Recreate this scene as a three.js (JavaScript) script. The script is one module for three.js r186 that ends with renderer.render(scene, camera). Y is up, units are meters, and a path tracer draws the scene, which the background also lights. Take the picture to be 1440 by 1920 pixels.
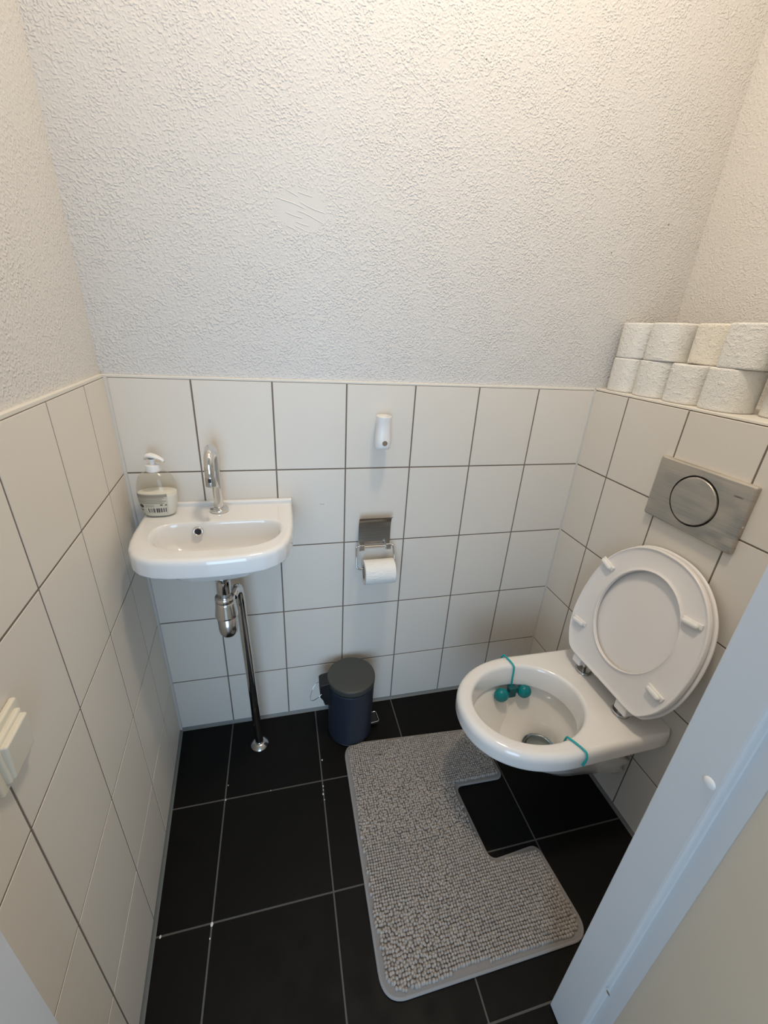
import * as THREE from 'three';
import { RoundedBoxGeometry } from 'three/addons/geometries/RoundedBoxGeometry.js';
import { mergeGeometries, mergeVertices } from 'three/addons/utils/BufferGeometryUtils.js';
import { RectAreaLightUniformsLib } from 'three/addons/lights/RectAreaLightUniformsLib.js';

// ---------------------------------------------------------------- camera, light, exposure
const V3 = (x, y, z) => new THREE.Vector3(x, y, z);
const scene = new THREE.Scene();
scene.background = new THREE.Color(0.02, 0.022, 0.025);
const camera = new THREE.PerspectiveCamera(2 * Math.atan(960 / 777.7943) * 180 / Math.PI, 0.75, 0.01, 30);
camera.position.set(0.41704, 1.36094, 1.1777);
camera.rotation.set(-0.4141, -0.2575, 0.0595, 'YXZ');
scene.add(camera);
const renderer = new THREE.WebGLRenderer({ antialias: true });
renderer.toneMapping = THREE.LinearToneMapping;
renderer.toneMappingExposure = 1.12;
renderer.shadowMap.enabled = true;
RectAreaLightUniformsLib.init();
const LAMP = { at: [0.78, 2.84, 0.58], color: new THREE.Color(1.0, 0.85, 0.665), power: 99, size: 0.2 };
const DAY = { color: new THREE.Color(0.47, 0.71, 1.0), power: 4.1, x0: -0.55, x1: 0.85, y0: 0.2, y1: 1.75, z: 2.6 };
const YT = 1.2209;            // top of the tiling
const XR = 1.4017;            // face of the tiled cistern box
const HC = 2.9;              // ceiling

// ---------------------------------------------------------------- helpers
let seed = 12345;
const rnd = () => { seed = (seed * 1664525 + 1013904223) >>> 0; return seed / 4294967296; };
const used = new Map();
const numbered = (n) => { const k = used.get(n) || 0; used.set(n, k + 1); return k ? n + '_' + String(k).padStart(3, '0') : n; };
function prep(o) { o.traverse((c) => { if (c.isMesh) { c.castShadow = true; c.receiveShadow = true; } }); return o; }
function part(name, geo, mat, parent, label) { const m = new THREE.Mesh(geo, mat); m.name = name; parent.add(m); prep(m); if (label) m.userData.label = label; return m; }
function thing(name, label, category, pos = [0, 0, 0], group) {
  const g = new THREE.Group(); g.name = numbered(name); g.position.set(...pos); g.userData = { label, category }; if (group) g.userData.group = group; scene.add(g); return g;
}
function struct(name, label, category) { const g = new THREE.Group(); g.name = name; g.userData = { label, category, kind: 'structure' }; scene.add(g); return g; }
function structMesh(name, geo, mat, label, category) { const m = new THREE.Mesh(geo, mat); m.name = name; m.userData = { label, category, kind: 'structure' }; scene.add(m); return prep(m); }
const bx = (x0, x1, y0, y1, z0, z1) => { const g = new THREE.BoxGeometry(x1 - x0, y1 - y0, z1 - z0); g.translate((x0 + x1) / 2, (y0 + y1) / 2, (z0 + z1) / 2); return g; };
const rbx = (x0, x1, y0, y1, z0, z1, r, s = 3) => { const g = new RoundedBoxGeometry(x1 - x0, y1 - y0, z1 - z0, s, r); g.translate((x0 + x1) / 2, (y0 + y1) / 2, (z0 + z1) / 2); return g; };
const lathe = (pts, n = 48) => new THREE.LatheGeometry(pts.map(([r, y]) => new THREE.Vector2(Math.max(r, 0.00001), y)), n);
const tube = (pts, r, n = 40, closed = false, tension = 0.5) => new THREE.TubeGeometry(new THREE.CatmullRomCurve3(pts.map((p) => V3(...p)), closed, 'catmullrom', tension), n, r, 12, closed);
const at = (g, x, y, z) => { g.translate(x, y, z); return g; };
// several solids joined in one mesh (position, normal and uv only)
function join(list) { return mergeGeometries(list.map((g) => { const q = g.index ? g.toNonIndexed() : g; for (const k of Object.keys(q.attributes)) if (!['position', 'normal', 'uv'].includes(k)) q.deleteAttribute(k); return q; })); }
// closed rings of equal count skinned into one surface
function loft(rings, capA, capB) {
  const n = rings[0].length, pos = [], idx = [], uv = [];
  rings.forEach((r, j) => r.forEach((p, i) => { pos.push(p.x, p.y, p.z); uv.push(p.x + p.z * 0.37, p.y); }));
  for (let j = 0; j + 1 < rings.length; j++) for (let i = 0; i < n; i++) { const a = j * n + i, b = j * n + (i + 1) % n, c = a + n, d = b + n; idx.push(a, c, b, b, c, d); }
  const cap = (r, base, flip) => { const c = new THREE.Vector3(); r.forEach((p) => c.add(p)); c.divideScalar(n); const k = pos.length / 3; pos.push(c.x, c.y, c.z); uv.push(c.x, c.y); for (let i = 0; i < n; i++) { const a = base + i, b = base + (i + 1) % n; flip ? idx.push(k, b, a) : idx.push(k, a, b); } };
  if (capA) cap(rings[0], 0, false);
  if (capB) cap(rings[rings.length - 1], (rings.length - 1) * n, true);
  const g = new THREE.BufferGeometry();
  g.setAttribute('position', new THREE.Float32BufferAttribute(pos, 3)); g.setAttribute('uv', new THREE.Float32BufferAttribute(uv, 2)); g.setIndex(idx); g.computeVertexNormals();
  return g;
}
// radius of a closed polygon in the direction of every angle
function radial(poly, c, n) {
  const out = [];
  for (let i = 0; i < n; i++) {
    const t = i / n * Math.PI * 2, dx = Math.cos(t), dy = Math.sin(t); let best = 0;
    for (let k = 0; k < poly.length; k++) {
      const [ax, ay] = poly[k], [bx_, by] = poly[(k + 1) % poly.length], ex = bx_ - ax, ey = by - ay, den = dx * ey - dy * ex;
      if (Math.abs(den) < 1e-12) continue;
      const s = ((ax - c[0]) * ey - (ay - c[1]) * ex) / den, u = ((ax - c[0]) * dy - (ay - c[1]) * dx) / den;
      if (s > 0 && u >= -1e-9 && u <= 1 + 1e-9 && s > best) best = s;
    }
    out.push([dx, dy, best]);
  }
  return out;
}
function smoothPoly(pts, n = 160, tension = 0.5) { return new THREE.CatmullRomCurve3(pts.map(([a, b]) => V3(a, b, 0)), true, 'centripetal', tension).getPoints(n).slice(0, n).map((p) => [p.x, p.y]); }
const mirrorHalf = (half, cx) => [...half.map(([d, s]) => [cx + d, s]), ...half.slice().reverse().filter(([d]) => d > 1e-6).map(([d, s]) => [cx - d, s])];

// ---------------------------------------------------------------- procedural textures
function lattice(n, sd) { const a = new Float32Array(n * n); let s = sd; for (let i = 0; i < a.length; i++) { s = (s * 1664525 + 1013904223) >>> 0; a[i] = s / 4294967296; } return a; }
function valueNoise(size, cellsX, cellsY, sd) {   // tiling smooth noise, size x size
  const n = Math.max(cellsX, cellsY), L = lattice(n, sd), out = new Float32Array(size * size);
  const xs = new Int32Array(size), fx = new Float32Array(size);
  for (let x = 0; x < size; x++) { const u = x / size * cellsX, i = Math.floor(u), f = u - i; xs[x] = i; fx[x] = f * f * (3 - 2 * f); }
  for (let y = 0; y < size; y++) {
    const v = y / size * cellsY, j = Math.floor(v), f = v - j, g = f * f * (3 - 2 * f), r0 = (j % cellsY) * n, r1 = ((j + 1) % cellsY) * n;
    for (let x = 0; x < size; x++) { const i = xs[x], i2 = (i + 1) % cellsX, a = L[r0 + i] + (L[r0 + i2] - L[r0 + i]) * fx[x], b = L[r1 + i] + (L[r1 + i2] - L[r1 + i]) * fx[x]; out[y * size + x] = a + (b - a) * g; }
  }
  return out;
}
function dataTex(size, fn, srgb) {
  const d = new Uint8Array(size * size * 4);
  for (let y = 0; y < size; y++) for (let x = 0; x < size; x++) { const c = fn(x, y), k = (y * size + x) * 4; if (Array.isArray(c)) { d[k] = c[0]; d[k + 1] = c[1]; d[k + 2] = c[2]; } else d[k] = d[k + 1] = d[k + 2] = Math.max(0, Math.min(255, c)); d[k + 3] = 255; }
  const t = new THREE.DataTexture(d, size, size); t.wrapS = t.wrapT = THREE.RepeatWrapping; t.magFilter = THREE.LinearFilter; t.minFilter = THREE.LinearMipmapLinearFilter; t.generateMipmaps = true; t.needsUpdate = true;
  if (srgb) t.colorSpace = THREE.SRGBColorSpace;
  return t;
}
const sm = (a, b, x) => { const t = Math.max(0, Math.min(1, (x - a) / (b - a))); return t * t * (3 - 2 * t); };
// spattered wall plaster: blobs of about 1 cm, finer grains between, one trowelled scar on the back wall
function plasterHeights(size, metres, sd) {
  const c = (mm) => Math.round(metres * 1000 / mm);
  const a = valueNoise(size, c(4.2), c(3.5), sd), b = valueNoise(size, c(2.8), c(2.5), sd + 7), f = valueNoise(size, c(1.9), c(1.9), sd + 19), w = valueNoise(size, c(45), c(45), sd + 31);
  const h = new Float32Array(size * size);
  for (let i = 0; i < h.length; i++) { const k = 0.75 + 0.35 * sm(0.25, 0.75, w[i]); h[i] = (0.55 * sm(0.42, 0.8, a[i] * 0.6 + b[i] * 0.4) + 0.33 * sm(0.45, 0.85, b[i]) ) * k + 0.12 * f[i]; }
  return h;
}
const PB = { size: 2048, m: 1.7 };
const hb = plasterHeights(PB.size, PB.m, 101);
const plasterBackTex = dataTex(PB.size, (x, y) => {
  let h = hb[y * PB.size + x];
  const wx = x / PB.size * PB.m - 0.05, wy = y / PB.size * PB.m + 1.2;                 // world x and y on the back wall
  const u = (wx - 0.485) / 0.062, v = (wy - 1.605) / 0.045, e = u * u + v * v;
  const k = 1 - sm(0.6, 1.15, e + 0.5 * (hb[(y * PB.size + x * 3) % hb.length] - 0.4));
  if (k > 0) {                                                                           // a few slanting trowel ridges in the smooth scar
    const c = (wy + wx * 0.28) * 1000 / 10, row = Math.floor(c), q = (c - row) * 10, mid = 0.485 + 0.03 * Math.sin(row * 2.7), half = 0.03 + 0.014 * Math.sin(row * 5.1);
    const lip = Math.max(0, 1 - Math.abs(q - 5 - 2 * Math.sin(wx * 60 + row)) / 1.6) * (1 - sm(0.7, 1, Math.abs(wx - mid) / half));
    h = h * (1 - k) + (0.25 + 0.75 * lip) * k;
  }
  return 255 * Math.min(1, h);
});
const hs = plasterHeights(1024, 0.8, 411);
const plasterSideTex = dataTex(1024, (x, y) => 255 * Math.min(1, hs[y * 1024 + x]));
const speckAt = [[1.5134, 1.6768, 0.0022], [1.3476, 1.594, 0.0017], [0.905, 1.93, 0.0014]];
const mottleN = valueNoise(512, 9, 9, 5), mottleF = valueNoise(512, 60, 60, 6), mottleG = valueNoise(512, 200, 200, 8);
const tileBump = dataTex(512, (x, y) => { const i = y * 512 + x; return 90 + 60 * mottleF[i] + 70 * mottleG[i]; });
const floorMap = dataTex(512, (x, y) => { const i = y * 512 + x, k = 225 + 30 * mottleN[i] * mottleF[i] - (mottleG[i] > 0.9 ? 30 : 0); return k; });
const floorRough = dataTex(512, (x, y) => { const i = y * 512 + x; return 105 + 55 * mottleN[i] + 30 * mottleG[i]; });
const paperBump = (() => { const a = valueNoise(512, 70, 70, 77), b = valueNoise(512, 24, 24, 78), c = valueNoise(512, 170, 170, 79); return dataTex(512, (x, y) => { const i = y * 512 + x; return 60 * sm(0.6, 0.85, a[i]) + 90 * sm(0.55, 0.9, b[i]) + 60 * c[i]; }); })();
const brushMap = (() => { const a = valueNoise(512, 4, 220, 41), b = valueNoise(512, 5, 14, 42), c = valueNoise(512, 30, 500, 43); return { rough: dataTex(512, (x, y) => { const i = y * 512 + x; return 70 + 60 * a[i] + 70 * sm(0.35, 0.75, b[i]) + 20 * c[i]; }), map: dataTex(512, (x, y) => { const i = y * 512 + x; return 205 + 28 * a[i] + 20 * sm(0.3, 0.8, b[i]); }, true), bump: dataTex(512, (x, y) => { const i = y * 512 + x; return 110 + 90 * c[i]; }) }; })();
const waterBump = (() => { const a = valueNoise(256, 14, 14, 61), b = valueNoise(256, 30, 30, 62); return dataTex(256, (x, y) => 160 * a[y * 256 + x] + 90 * b[y * 256 + x]); })();

// ---------------------------------------------------------------- materials
const std = (r, g, b, rough, o = {}) => { const m = new THREE.MeshPhysicalMaterial({ roughness: rough, ...o }); m.color.setRGB(r, g, b); return m; };
const M = {
  plasterBack: std(0.70, 0.68, 0.655, 0.9, { bumpMap: plasterBackTex, bumpScale: 0.0015 }),
  plasterSide: std(0.72, 0.70, 0.675, 0.9, { bumpMap: plasterSideTex, bumpScale: 0.001 }),
  paintWhite: std(0.80, 0.785, 0.765, 0.8),
  caulk: std(0.76, 0.725, 0.655, 0.6),
  silicone: std(0.62, 0.60, 0.565, 0.45),
  floorSilicone: std(0.16, 0.17, 0.165, 0.5),
  wallGrout: std(0.19, 0.155, 0.128, 0.9),
  floorGrout: std(0.105, 0.10, 0.092, 0.9),
  tile: [0, 1, 2, 3].map((k) => std(0.768 + 0.006 * k, 0.716 + 0.006 * k, 0.642 + 0.005 * k, 0.5, { bumpMap: tileBump, bumpScale: 0.00018, specularIntensity: 0.7 })),
  floorTile: [0, 1, 2].map((k) => std(0.0055 + 0.0007 * k, 0.0052 + 0.0006 * k, 0.0048 + 0.0005 * k, 0.9, { map: floorMap, roughnessMap: floorRough, specularIntensity: 0.25 })),
  ceramic: std(0.89, 0.865, 0.83, 0.12, { clearcoat: 0.6, clearcoatRoughness: 0.05 }),
  sinkCeramic: std(0.84, 0.83, 0.815, 0.12, { clearcoat: 0.6, clearcoatRoughness: 0.05 }),
  seatPlastic: std(0.86, 0.83, 0.81, 0.22),
  chrome: std(0.72, 0.71, 0.70, 0.09, { metalness: 1 }),
  chromeWorn: std(0.55, 0.54, 0.53, 0.2, { metalness: 1 }),
  steel: std(0.66, 0.615, 0.55, 1.0, { metalness: 1, roughnessMap: brushMap.rough, map: brushMap.map, bumpMap: brushMap.bump, bumpScale: 0.00004 }),
  coverSteel: std(0.40, 0.37, 0.33, 0.32, { metalness: 1, map: brushMap.map }),
  black: std(0.006, 0.006, 0.007, 0.5),
  hose: std(0.07, 0.062, 0.055, 0.5, { metalness: 0.4 }),
  whitePlastic: std(0.86, 0.85, 0.83, 0.35),
  creamPlastic: std(0.78, 0.735, 0.62, 0.3),
  tan: std(0.25, 0.175, 0.115, 0.5),
  paper: std(0.86, 0.845, 0.80, 0.95, { bumpMap: paperBump, bumpScale: 0.0022 }),
  paperWarm: std(0.88, 0.83, 0.73, 0.95, { bumpMap: paperBump, bumpScale: 0.0022 }),
  card: std(0.38, 0.29, 0.20, 0.9),
  binBody: std(0.02, 0.026, 0.04, 0.42),
  binLid: std(0.05, 0.053, 0.048, 0.5),
  rugPile: std(1, 1, 1, 1, { sheen: 0.3, sheenRoughness: 0.8 }),
  rugBase: std(0.27, 0.25, 0.235, 0.95),
  rugHem: std(0.30, 0.285, 0.275, 0.95),
  teal: std(0.0, 0.40, 0.41, 0.35),
  tealGel: std(0.0, 0.30, 0.33, 0.25, { transmission: 0.35, thickness: 0.02, ior: 1.4 }),
  tealDark: std(0.0, 0.085, 0.10, 0.4),
  water: std(0.84, 0.88, 0.88, 0.03, { transmission: 1, thickness: 0.05, ior: 1.33, attenuationColor: new THREE.Color(0.66, 0.70, 0.71), attenuationDistance: 0.05, bumpMap: waterBump, bumpScale: 0.002 }),
  jamb: std(0.74, 0.74, 0.74, 0.35),
  doorPaint: std(0.76, 0.69, 0.57, 0.5),
  bottle: std(0.93, 0.92, 0.89, 0.12, { transmission: 1, thickness: 0, ior: 1.35 }),
  soap: std(0.90, 0.89, 0.82, 0.4),
  hallFloor: std(0.30, 0.22, 0.15, 0.5),
  opal: std(0.9, 0.88, 0.84, 0.4, { emissive: LAMP.color.clone(), emissiveIntensity: 3 }),
  dayGlass: std(0.7, 0.75, 0.8, 0.4, { emissive: DAY.color.clone(), emissiveIntensity: 1.2 }),
};

// ---------------------------------------------------------------- tiles
const tileCache = new Map();
function tileGeo(w, h, T = 0.007, ch = 0.0005) {      // slab with chamfered front edge, front face at z = 0
  const key = w.toFixed(4) + '|' + h.toFixed(4) + '|' + T; if (tileCache.has(key)) return tileCache.get(key);
  const W = w / 2, H = h / 2, ring = (i, z) => [V3(-W + i, -H + i, z), V3(W - i, -H + i, z), V3(W - i, H - i, z), V3(-W + i, H - i, z)];
  const rings = [ring(0, -T), ring(0, -ch), ring(ch, 0)], pos = [], uv = [];
  const quad = (a, b, c, d) => { for (const p of [a, b, c, a, c, d]) { pos.push(p.x, p.y, p.z); uv.push(p.x / 0.3, p.y / 0.3); } };
  for (let j = 0; j < 2; j++) for (let i = 0; i < 4; i++) quad(rings[j][i], rings[j][(i + 1) % 4], rings[j + 1][(i + 1) % 4], rings[j + 1][i]);
  quad(...rings[2]);
  const g = new THREE.BufferGeometry(); g.setAttribute('position', new THREE.Float32BufferAttribute(pos, 3)); g.setAttribute('uv', new THREE.Float32BufferAttribute(uv, 2)); g.computeVertexNormals();
  tileCache.set(key, g); return g;
}
const rowsY = [0.003, 0.22404, 0.47404, 0.72404, 0.97404, YT - 0.0015];
function layTiles(parent, cols, place, mats, rows = rowsY, joint = 0.0042) {
  for (let j = 0; j + 1 < rows.length; j++) for (let i = 0; i + 1 < cols.length; i++) {
    const w = cols[i + 1] - cols[i] - joint, h = rows[j + 1] - rows[j] - joint; if (w < 0.004 || h < 0.004) continue;
    const m = new THREE.Mesh(tileGeo(w, h), mats[Math.floor(rnd() * mats.length)]); m.name = 'tile';
    place(m, (cols[i] + cols[i + 1]) / 2, (rows[j] + rows[j + 1]) / 2, (rnd() - 0.5) * 0.0003); m.castShadow = m.receiveShadow = true; parent.add(m);
  }
}

// ---------------------------------------------------------------- the setting
{
  const w = struct('wall_back', 'white tiled lower part of the wall behind sink and bin', 'wall');
  part('grout_bed', bx(-0.08, 1.78, 0, YT - 0.001, -0.12, -0.0009), M.wallGrout, w, 'dark brown grout between the wall tiles');
  layTiles(w, [0.0055, 0.2, 0.4, 0.6, 0.8, 1.0, 1.2, XR + 0.0015], (m, a, b, d) => m.position.set(a, b, d), M.tile);
  const mark = part('scratch', at(new THREE.CapsuleGeometry(0.0008, 0.012, 3, 6).rotateZ(Math.PI / 2 - 0.15), 0.5302, 0.8621, 0.0), M.chromeWorn, w, 'short grey scuff on a tile');
  mark.scale.set(1, 1, 1);
}
{
  const g = new THREE.BoxGeometry(1.86, HC - YT, 0.11); g.translate(-0.08 + 0.93, (YT + HC) / 2, -0.008 - 0.055);
  const p = g.attributes.position, uv = g.attributes.uv; for (let i = 0; i < p.count; i++) uv.setXY(i, (p.getX(i) + 0.05) / PB.m, (p.getY(i) - 1.2) / PB.m);
  const w = struct('wall_back_upper', 'rough white plaster upper part of the long wall', 'wall'); part('plaster', g, M.plasterBack, w);
  for (const [x, y, r] of speckAt) { const s = new THREE.SphereGeometry(r, 8, 6); s.scale(1, 1, 0.4); part('speck', at(s, x, y, -0.0072), M.tan, w, 'small dark speck on the plaster'); }
}
// left wall: slightly out of square and out of plumb
const LW = new THREE.Matrix4().makeRotationFromEuler(new THREE.Euler(0, Math.atan(0.0775), 0.0098, 'YXZ')).setPosition(0.00656 + 0.0098 * YT, 0, 0);
{
  const w = struct('wall_left', 'white tiled lower part of the wall beside the sink', 'wall'); w.applyMatrix4(LW);
  part('grout_bed', bx(-0.12, -0.0009, 0, YT - 0.001, -0.02, 1.0), M.wallGrout, w, 'dark brown grout between the wall tiles');
  layTiles(w, [0.0, 0.15, 0.35, 0.55, 0.75, 0.95], (m, a, b, d) => { m.position.set(d, b, a); m.rotation.y = Math.PI / 2; }, M.tile);
  const u = struct('wall_left_upper', 'rough white plaster upper part of the wall beside the sink', 'wall'); u.applyMatrix4(LW);
  const g = new THREE.BoxGeometry(0.11, HC - YT, 1.1); g.translate(-0.009 - 0.055, (YT + HC) / 2, 0.45);
  const p = g.attributes.position, uv = g.attributes.uv; for (let i = 0; i < p.count; i++) uv.setXY(i, (p.getZ(i) + p.getX(i) + 0.5) / 0.8, p.getY(i) / 0.8);
  part('plaster', g, M.plasterSide, u);
}
{
  const w = struct('wall_right', 'white tiled cistern boxing behind the toilet', 'wall');
  part('grout_bed', bx(XR + 0.0009, 1.78, 0, YT - 0.004, -0.005, 0.93), M.wallGrout, w, 'dark brown grout between the wall tiles');
  layTiles(w, [0.0015, 0.1424, 0.3424, 0.5424, 0.7424, 0.9424], (m, a, b, d) => { m.position.set(XR - d, b, a); m.rotation.y = -Math.PI / 2; }, M.tile);
  structMesh('trim_ledge', rbx(XR + 0.0055, 1.66, YT - 0.002, YT + 0.0045, -0.008, 0.93, 0.002, 2), M.caulk, 'cream painted ledge on top of the tiled boxing under paper rolls', 'ledge');
  const g = new THREE.BoxGeometry(0.11, HC - YT, 1.0); g.translate(1.642 + 0.055, (YT + HC) / 2 + 0.004, 0.44);
  const p = g.attributes.position, uv = g.attributes.uv; for (let i = 0; i < p.count; i++) uv.setXY(i, (p.getZ(i) + p.getX(i)) / 0.8 + 0.3, p.getY(i) / 0.8 + 0.2);
  const u = struct('wall_right_upper', 'white plaster wall above the ledge of paper rolls', 'wall'); part('plaster', g, M.plasterSide, u);
}
{
  // thin sealant beads: tile tops, corners, floor edges
  const bead = (name, geo, mat, label) => structMesh(name, geo, mat, label, 'sealant');
  const strip = (pts, r) => tube(pts, r, 24);
  bead('trim_1', rbx(0.0, XR, YT - 0.003, YT + 0.004, -0.009, -0.0005, 0.002, 2), M.caulk, 'cream caulk line on top of the back wall tiles');
  const l = bead('trim_2', rbx(-0.0095, -0.0005, YT - 0.003, YT + 0.005, 0.0, 0.9, 0.002, 2), M.caulk, 'cream caulk line on top of the tiles beside the sink'); l.applyMatrix4(LW);
  bead('trim_3', at(new THREE.CylinderGeometry(0.0045, 0.0045, YT, 8), XR + 0.0006, YT / 2, -0.0006), M.silicone, 'pale silicone bead in the tiled corner beside the toilet');
  const c = bead('trim_4', at(new THREE.CylinderGeometry(0.0065, 0.0065, YT, 8), 0.0006, YT / 2, 0.0006), M.silicone, 'pale silicone bead in the tiled corner beside the sink'); c.applyMatrix4(LW);
  const tri = (len) => { const s = new THREE.Shape(); s.moveTo(0, 0); s.lineTo(0.0085, 0); s.quadraticCurveTo(0.003, 0.003, 0, 0.010); s.closePath(); return new THREE.ExtrudeGeometry(s, { depth: len, bevelEnabled: false, curveSegments: 5 }); };
  const fl = bead('baseboard_left', tri(0.93), M.floorSilicone, 'grey silicone seam between floor and tiles beside the sink'); fl.applyMatrix4(LW);
  const fb = tri(1.38); fb.rotateY(-Math.PI / 2); fb.translate(XR, 0, 0); bead('baseboard_back', fb, M.floorSilicone, 'grey silicone seam between floor and back wall');
  const fr = tri(0.88); fr.rotateY(Math.PI); fr.translate(XR, 0, 0.885); bead('baseboard_right', fr, M.floorSilicone, 'grey silicone seam between floor and cistern boxing');
}
{
  const f = struct('floor', 'black square floor tiles with grey joints', 'floor');
  part('grout_bed', bx(-0.1, 1.78, -0.08, -0.0012, -0.1, 1.0), M.floorGrout, f, 'grey grout between the floor tiles');
  layTiles(f, [-0.1, 0.198, 0.498, 0.798, 1.098, 1.398, 1.5], (m, a, b, d) => { m.position.set(a, d * 0.4 - 0.0002, b); m.rotation.x = -Math.PI / 2; }, M.floorTile, [-0.0167, 0.2833, 0.5833, 0.8833, 1.0], 0.0042);
  for (const [x, z, r] of [[0.5045, 0.2126, 0.0022], [0.499, 0.302, 0.002], [0.4985, 0.314, 0.0016], [0.4966, 0.327, 0.0024], [0.499, 0.345, 0.0014], [0.1981, 0.5855, 0.0034], [0.197, 0.612, 0.0015], [0.082, 0.584, 0.0025], [0.2, 0.285, 0.002], [0.335, 0.283, 0.0012], [0.203, 0.24, 0.0013]]) {
    const s = new THREE.SphereGeometry(r, 8, 6); s.scale(1, 0.35, 1.5); part('paint_fleck', at(s, x, -0.0002, z), M.paintWhite, f, 'dried white paint fleck in a floor joint');
  }
}
structMesh('ceiling', bx(-0.1, 1.8, HC, HC + 0.1, -0.1, 1.0), M.paintWhite, 'white ceiling over the toilet room', 'ceiling');
{
  // front wall with the door opening, frame and the door standing open outwards
  const w = struct('wall_front', 'white wall around the door opening', 'wall');
  part('pier', bx(1.0, 1.8, 0, HC, 0.887, 0.985), M.paintWhite, w); part('pier', bx(-0.12, 0.07, 0, HC, 0.887, 0.985), M.paintWhite, w); part('lintel', bx(0.07, 1.0, 2.15, HC, 0.887, 0.985), M.paintWhite, w);
  const prof = (pts) => { const s = new THREE.Shape(); pts.forEach(([x, z], i) => i ? s.lineTo(x, -z) : s.moveTo(x, -z)); s.closePath(); const g = new THREE.ExtrudeGeometry(s, { depth: 2.14, bevelEnabled: false }); g.rotateX(-Math.PI / 2); g.translate(0, 0.008, 0); return g; };
  const j = struct('trim_door_frame', 'painted white door frame post with rebate and cover cap beside the open door', 'door frame');
  part('post', prof([[0.9445, 0.887], [0.943, 0.8885], [0.943, 0.9475], [0.9437, 0.950], [0.9455, 0.952], [0.9475, 0.9528], [0.955, 0.9535], [0.957, 0.955], [0.957, 0.981], [1.01, 0.981], [1.01, 0.887]]), M.jamb, j);
  const cap = new THREE.SphereGeometry(0.0085, 20, 12); cap.scale(0.5, 1, 1); part('cover_cap', at(cap, 0.9435, 0.8400, 0.9378), M.whitePlastic, j, 'round white plastic screw cap');
  const chip = new THREE.SphereGeometry(0.003, 10, 6); chip.scale(0.2, 1, 1.4); part('paint_chip', at(chip, 0.9432, 0.2932, 0.9597), M.tan, j, 'small dark chip in the paint');
  const k = struct('trim_door_frame_sink_side', 'painted door frame post beside the light switch', 'door frame');
  part('post', prof([[0.12, 0.8885], [0.12, 0.985], [0.06, 0.985], [0.06, 0.887], [0.1185, 0.887]]), M.jamb, k);
  const h = struct('trim_door_head', 'painted door frame head', 'door frame'); part('head', bx(0.06, 1.01, 2.148, 2.2, 0.886, 0.986), M.jamb, h);
  const d = struct('door_1', 'cream painted door leaf standing open', 'door');
  const a = 60 * Math.PI / 180; d.position.set(0.9578, 0.012, 0.9818); d.rotation.y = -Math.atan2(Math.sin(a), -Math.cos(a));
  part('leaf', rbx(-0.006, 0.794, 0, 2.1, 0, 0.038, 0.0012, 2), M.doorPaint, d); d.children[0].position.z = -0.038;
  part('handle', join([at(new THREE.CylinderGeometry(0.011, 0.011, 0.05, 16).rotateX(Math.PI / 2), 0.74, 1.04, 0.02), at(new THREE.CapsuleGeometry(0.009, 0.1, 4, 12).rotateZ(Math.PI / 2), 0.69, 1.04, 0.045)]), M.chrome, d);
}
{
  // the hall outside: shell and the frosted glass of the front door that lets the daylight in
  const Z1 = DAY.z + 0.1;
  structMesh('floor_hall', bx(-1.3, 2.2, -0.1, -0.002, 1.0, Z1), M.hallFloor, 'wooden hall floor outside the toilet', 'floor');
  structMesh('ceiling_hall', bx(-1.3, 2.2, HC, HC + 0.1, 1.0, Z1), M.paintWhite, 'white hall ceiling', 'ceiling');
  structMesh('wall_hall_left', bx(-1.4, -1.3, 0, HC, 0.887, Z1), M.paintWhite, 'white hall wall on the sink side', 'wall');
  structMesh('wall_hall_right', bx(2.2, 2.3, 0, HC, 0.887, Z1), M.paintWhite, 'white hall wall on the toilet side', 'wall');
  const w = struct('wall_hall_back', 'hall wall around the front door glass', 'wall');
  part('pier', bx(-1.4, DAY.x0, 0, HC, DAY.z, Z1), M.paintWhite, w); part('pier', bx(DAY.x1, 2.3, 0, HC, DAY.z, Z1), M.paintWhite, w);
  part('lintel', bx(DAY.x0, DAY.x1, DAY.y1, HC, DAY.z, Z1), M.paintWhite, w); part('sill', bx(DAY.x0, DAY.x1, 0, DAY.y0, DAY.z, Z1), M.paintWhite, w);
  const f1 = struct('wall_hall_front', 'hall side of the wall around the toilet door', 'wall');
  part('panel', bx(-1.3, -0.12, 0, HC, 0.887, 0.985), M.paintWhite, f1); part('panel', bx(1.8, 2.2, 0, HC, 0.887, 0.985), M.paintWhite, f1);
  const n = struct('window_1', 'frosted front door glass bright with daylight', 'window');
  part('pane', bx(DAY.x0, DAY.x1, DAY.y0, DAY.y1, DAY.z + 0.03, DAY.z + 0.04), M.dayGlass, n);
  const L = new THREE.RectAreaLight(DAY.color, DAY.power, DAY.x1 - DAY.x0, DAY.y1 - DAY.y0); L.position.set((DAY.x0 + DAY.x1) / 2, (DAY.y0 + DAY.y1) / 2, DAY.z + 0.02); L.lookAt(L.position.x, L.position.y, 0); L.name = 'daylight'; n.add(L);
}
{
  const t = thing('ceiling_lamp', 'opal glass ceiling lamp over the toilet room', 'lamp', LAMP.at);
  const up = HC - LAMP.at[1];
  part('diffuser', lathe([[0, 0.0], [0.09, 0.0], [0.115, 0.004], [0.125, 0.014], [0.125, up - 0.012]], 48), M.opal, t, 'round opal glass diffuser');
  part('ceiling_plate', lathe([[0.125, up - 0.012], [0.132, up - 0.01], [0.132, up], [0, up]], 40), M.whitePlastic, t);
  const L = new THREE.RectAreaLight(LAMP.color, LAMP.power, LAMP.size, LAMP.size); L.position.set(0, -0.002, 0); L.name = 'lamp_light'; t.add(L); L.lookAt(LAMP.at[0], 0, LAMP.at[2]);
}

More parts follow.
